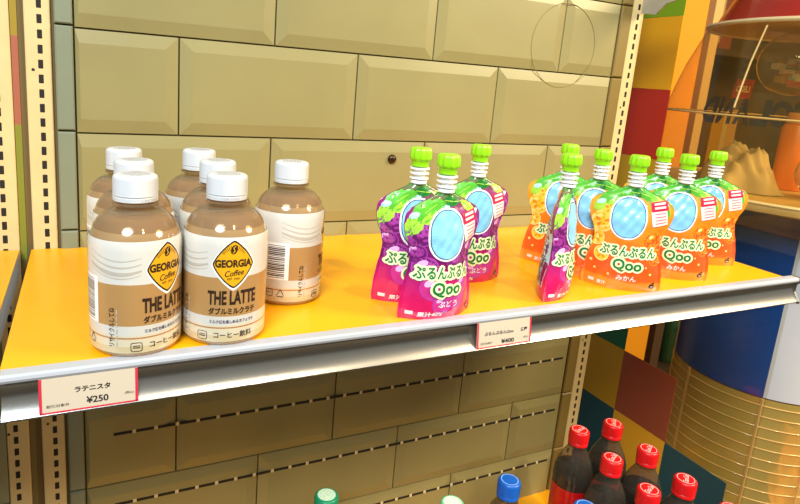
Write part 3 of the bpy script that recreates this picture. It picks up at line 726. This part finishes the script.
MX, MY = 1302.3, -55.8
mc = thing('drum_machine', (MX, MY, 0), 'round clear domed machine on a blue and white drum at the right edge', 'machine')
zb, zr = OZ - 685, OZ - 310
def panel(a0, a1, m):
    B().lathe([(158, zb + .5), (160.5, zb), (160.5, zr - 12), (158, zr - 12)], 48, a0=math.radians(a0), a1=math.radians(a1)).obj('drum_panel', m, mc, smooth=True, angle=40)
BLUE = mat('drum_blue', (8, 66, 140), .3, coat=.4); WHT = mat('drum_white', (206, 202, 200), .35, coat=.2)
panel(-265, -145.3, BLUE); panel(-145.3, -40, WHT); panel(-40, 95, BLUE)
B().lathe([(0.01, zb + 1), (158, zb + 1), (158, zr - 12), (0.01, zr - 12)], 48).obj('drum_core', mat('drum_core', (90, 80, 70), .6), mc, smooth=True, angle=40)
B().lathe([(160, zr - 14), (268, zr - 12), (282, zr - 8), (284, zr), (282, zr + 6), (268, zr + 8), (0.01, zr + 7)], 96).obj('dome_tray', mat('tray_beige', (196, 160, 96), .5, noise=.12, scale=18), mc, smooth=True, angle=40)
B().torus(282, 3, zr + 6, 96, 8).obj('tray_rim', mat('rim_cream', (232, 206, 150), .4), mc, smooth=True)
DOME = clear_mat('dome_acrylic', (242, 230, 200), .4, .02, haze=.04, hazecol=(230, 190, 110), ior=1.42)
prof = [(268, zr + 8), (270, zr + 60), (268, zr + 110), (262, zr + 160), (252, zr + 200), (240, zr + 240), (226, zr + 275), (211, zr + 312)]
B().lathe(prof, 96).obj('dome', DOME, mc, smooth=True)
B().torus(264, 1.8, zr + 146, 96, 8).obj('dome_seam', clear_mat('seam_clear', (240, 214, 150), 1.0, .1, haze=.75, hazecol=(250, 220, 150)), mc, smooth=True)
B().torus(211, 4.5, zr + 313, 96, 8).obj('lid_rim', mat('lid_rim_cream', (240, 224, 190), .35), mc, smooth=True)
B().lathe([(209, zr + 314), (200, zr + 318), (150, zr + 420), (90, zr + 490), (0.01, zr + 510)], 96).obj('lid', mat('lid_red', (172, 16, 12), .35, coat=.3), mc, smooth=True, angle=50)
B().lathe([(0.01, zr + 312.5), (208, zr + 313)], 64).obj('lid_plate', mat('lid_plate_tan', (206, 168, 104), .5), mc)
# a bright seam down the dome and lettering on its far side (read from behind, so mirrored here)
pts = []
for r, z in [(prof[i][0] + (prof[i + 1][0] - prof[i][0]) * k / 4 + .5, prof[i][1] + (prof[i + 1][1] - prof[i][1]) * k / 4) for i in range(3, 7) for k in range(4)]:
    a = math.radians(-178); pts.append((r * math.cos(a), r * math.sin(a), z))
B().tube(pts, 1.6).obj('dome_strip', mat('strip_cream', (240, 210, 150), .4), mc, smooth=True)
def far_map(phi0, zc, r):
    def f(u, v, l):
        z = zc + v; rr = 243.0
        for (r0, z0), (r1, z1) in zip(prof[:-1], prof[1:]):
            if z0 <= z <= z1: rr = r0 + (r1 - r0) * (z - z0) / (z1 - z0)
        a = math.radians(phi0) + u / 243.0; return ((rr - 1.5 + l) * math.cos(a), (rr - 1.5 + l) * math.sin(a), z)
    return f
p = Print(far_map(43, OZ - 160, 243))
NAVY = mat('letter_navy', (10, 44, 104), .4)
for i, ch in enumerate('LEGOLAND'): p.text(ch, (i - 3) * 38.2, 0, 34 if ch != 'O' else 46, 62, 0, .5, .05)
p.obj('lettering', [NAVY], mc)
p = Print(far_map(64.7, OZ - 108, 243))
p.rect(-21, 21, -22, 22, 0, .3, 6, 4); p.text('LEGO', 0, 0, 31, 15, 1, .8, .05); p.text('LEGO', 0, 0, 31, 15, 1, -.4, .05)
p.obj('brand_square', [mat('brand_red', (176, 44, 44), .4), mat('brand_white', (236, 214, 180), .4)], mc)
# the clear ribbed barrel under the drum
zt = zb - 2
BAR = clear_mat('barrel_acrylic', (246, 226, 170), .5, .05, haze=.38, hazecol=(250, 212, 110), ior=1.4)
B().lathe([(161, 300), (161, zt)], 80).obj('barrel', BAR, mc, smooth=True)
RNG = clear_mat('ring_clear', (250, 226, 160), 1.5, .08, haze=.45, hazecol=(250, 216, 140))
ring_me = B().torus(161.5, 1.3, 0, 96, 6).me('barrel_ring', RNG, True)
for k in range(18): link('barrel_ring', ring_me, mc, (0, 0, zt - 14 - k * 22))
strip_me = B().box(-2, 2, -2, 2, 300, zt).me('barrel_strip', RNG)
for a in (-196, -145.3, -112, -70, 40): link('barrel_strip', strip_me, mc, (162.5 * math.cos(math.radians(a)), 162.5 * math.sin(math.radians(a)), 0))
B().lathe([(58, 300), (58, zt)], 40).obj('inner_pipe', mat('pipe_grey', (186, 174, 150), .3, metal=.6), mc, smooth=True)
AMB = mat('amber_lining', (240, 176, 44), .5, noise=.35, scale=9)
B().lathe([(156, 300), (156, zt)], 40, a0=math.radians(-60), a1=math.radians(150)).obj('amber_lining', AMB, mc, smooth=True)
B().lathe([(0.01, 0), (170, 0), (172, 10), (172, 296), (166, 300), (0.01, 300)], 64).obj('machine_foot', mat('foot_yellow', (220, 160, 40), .5), mc, smooth=True, angle=40)
# crumpled amber film standing in the barrel
rnd = random.Random(9); b = B(); NN = 14
g = [[(-60 + 110 * i / NN + rnd.uniform(-5, 5), rnd.uniform(-16, 16), 305 + (zt - 380) * j / NN + rnd.uniform(-9, 9)) for i in range(NN + 1)] for j in range(NN + 1)]
b.add([q for r in g for q in r], [(j * (NN + 1) + i, j * (NN + 1) + i + 1, (j + 1) * (NN + 1) + i + 1, (j + 1) * (NN + 1) + i) for j in range(NN) for i in range(NN)])
o = b.obj('crumpled_film', mat('amber_film', (240, 160, 40), .2, coat=.5), None, (MX + 10, MY - 105, 0)); tag(o, 'crumpled amber film standing inside the clear ribbed barrel', 'film')

# things inside the dome
def globe(x, y, z, r, lb):
    t = thing('clear_ball', (x, y, z), lb, 'ball', 0, 'clear balls inside the dome')
    sp = B().lathe([(max(r * math.sin(math.pi * k / 24), .01), -r * math.cos(math.pi * k / 24)) for k in range(25)], 48).obj('ball_shell', clear_mat('ball_clear', (236, 228, 214), 2.0, .03, haze=.09, hazecol=(240, 230, 210)), t, smooth=True)
    rnd = random.Random(int(r + z)); cb = B()
    for k in range(26):
        a, rr = rnd.uniform(0, 6.28), rnd.uniform(0, r * .62); q = (rr * math.cos(a), rr * math.sin(a), rnd.uniform(-r * .6, r * .1)); s = rnd.uniform(6, 13)
        cb.box(q[0] - s, q[0] + s, q[1] - s * .7, q[1] + s * .7, q[2] - s * .5, q[2] + s * .5, rnd.randrange(4), ch=1.5)
    o = cb.obj('toy_bits', [mat('bit_red', (206, 60, 50), .4), mat('bit_teal', (110, 190, 176), .4), mat('bit_white', (230, 224, 210), .4), mat('bit_gold', (200, 150, 60), .4)], t); o['kind'] = 'stuff'
    return t
zf = zr + 8
globe(1204, -146, zf + 46, 45, 'clear ball of coloured bits lying on the dome tray')
globe(1245, -30, zr + 313 - 64, 62, 'clear ball of coloured bits hanging under the red lid')
t = thing('orange_canister', (1278, -44, zf), 'tall orange canister standing between the tan sheet and the low ball', 'canister')
B().lathe([(0.01, 0), (26, 0), (28, 4), (28, 120), (24, 128), (0.01, 128)], 36).obj('canister_body', mat('canister_orange', (236, 130, 40), .4), t, smooth=True, angle=40)
B().lathe([(20, 128), (22, 129), (22, 148), (20, 150), (0.01, 150)], 30).obj('canister_lid', mat('canister_lid', (222, 150, 80), .4), t, smooth=True, angle=40)
# crumpled tan sheet on the tray
b = B(); N1, N2 = 36, 22
vs = []
for j in range(N2 + 1):
    for i in range(N1 + 1):
        u, v = i / N1 * 2 - 1, j / N2 * 2 - 1
        h_ = max(0, 1 - u * u) ** .6 * max(0, 1 - v * v) ** .6
        z = h_ * (66 + 7 * math.sin(u * 9 + v * 6) + 6 * abs(math.sin(u * 11 - v * 8)) + 14 * (1 - abs(math.sin(u * 4 - v * 8))) + 2 * abs(math.sin(u * 21 + v * 5))) 
        vs.append((u * 82 + 6 * math.sin(v * 5), v * 58 + 5 * math.sin(u * 6), z))
b.add(vs, [(j * (N1 + 1) + i, j * (N1 + 1) + i + 1, (j + 1) * (N1 + 1) + i + 1, (j + 1) * (N1 + 1) + i) for j in range(N2) for i in range(N1)])
o = b.obj('crumpled_sheet', mat('sheet_tan', (188, 164, 116), .6, bump=.2, scale=40), None, (1158, -18, zf + 1), smooth=True)
o.rotation_euler.z = math.radians(55); tag(o, 'crumpled tan paper sheet heaped on the dome tray', 'paper')
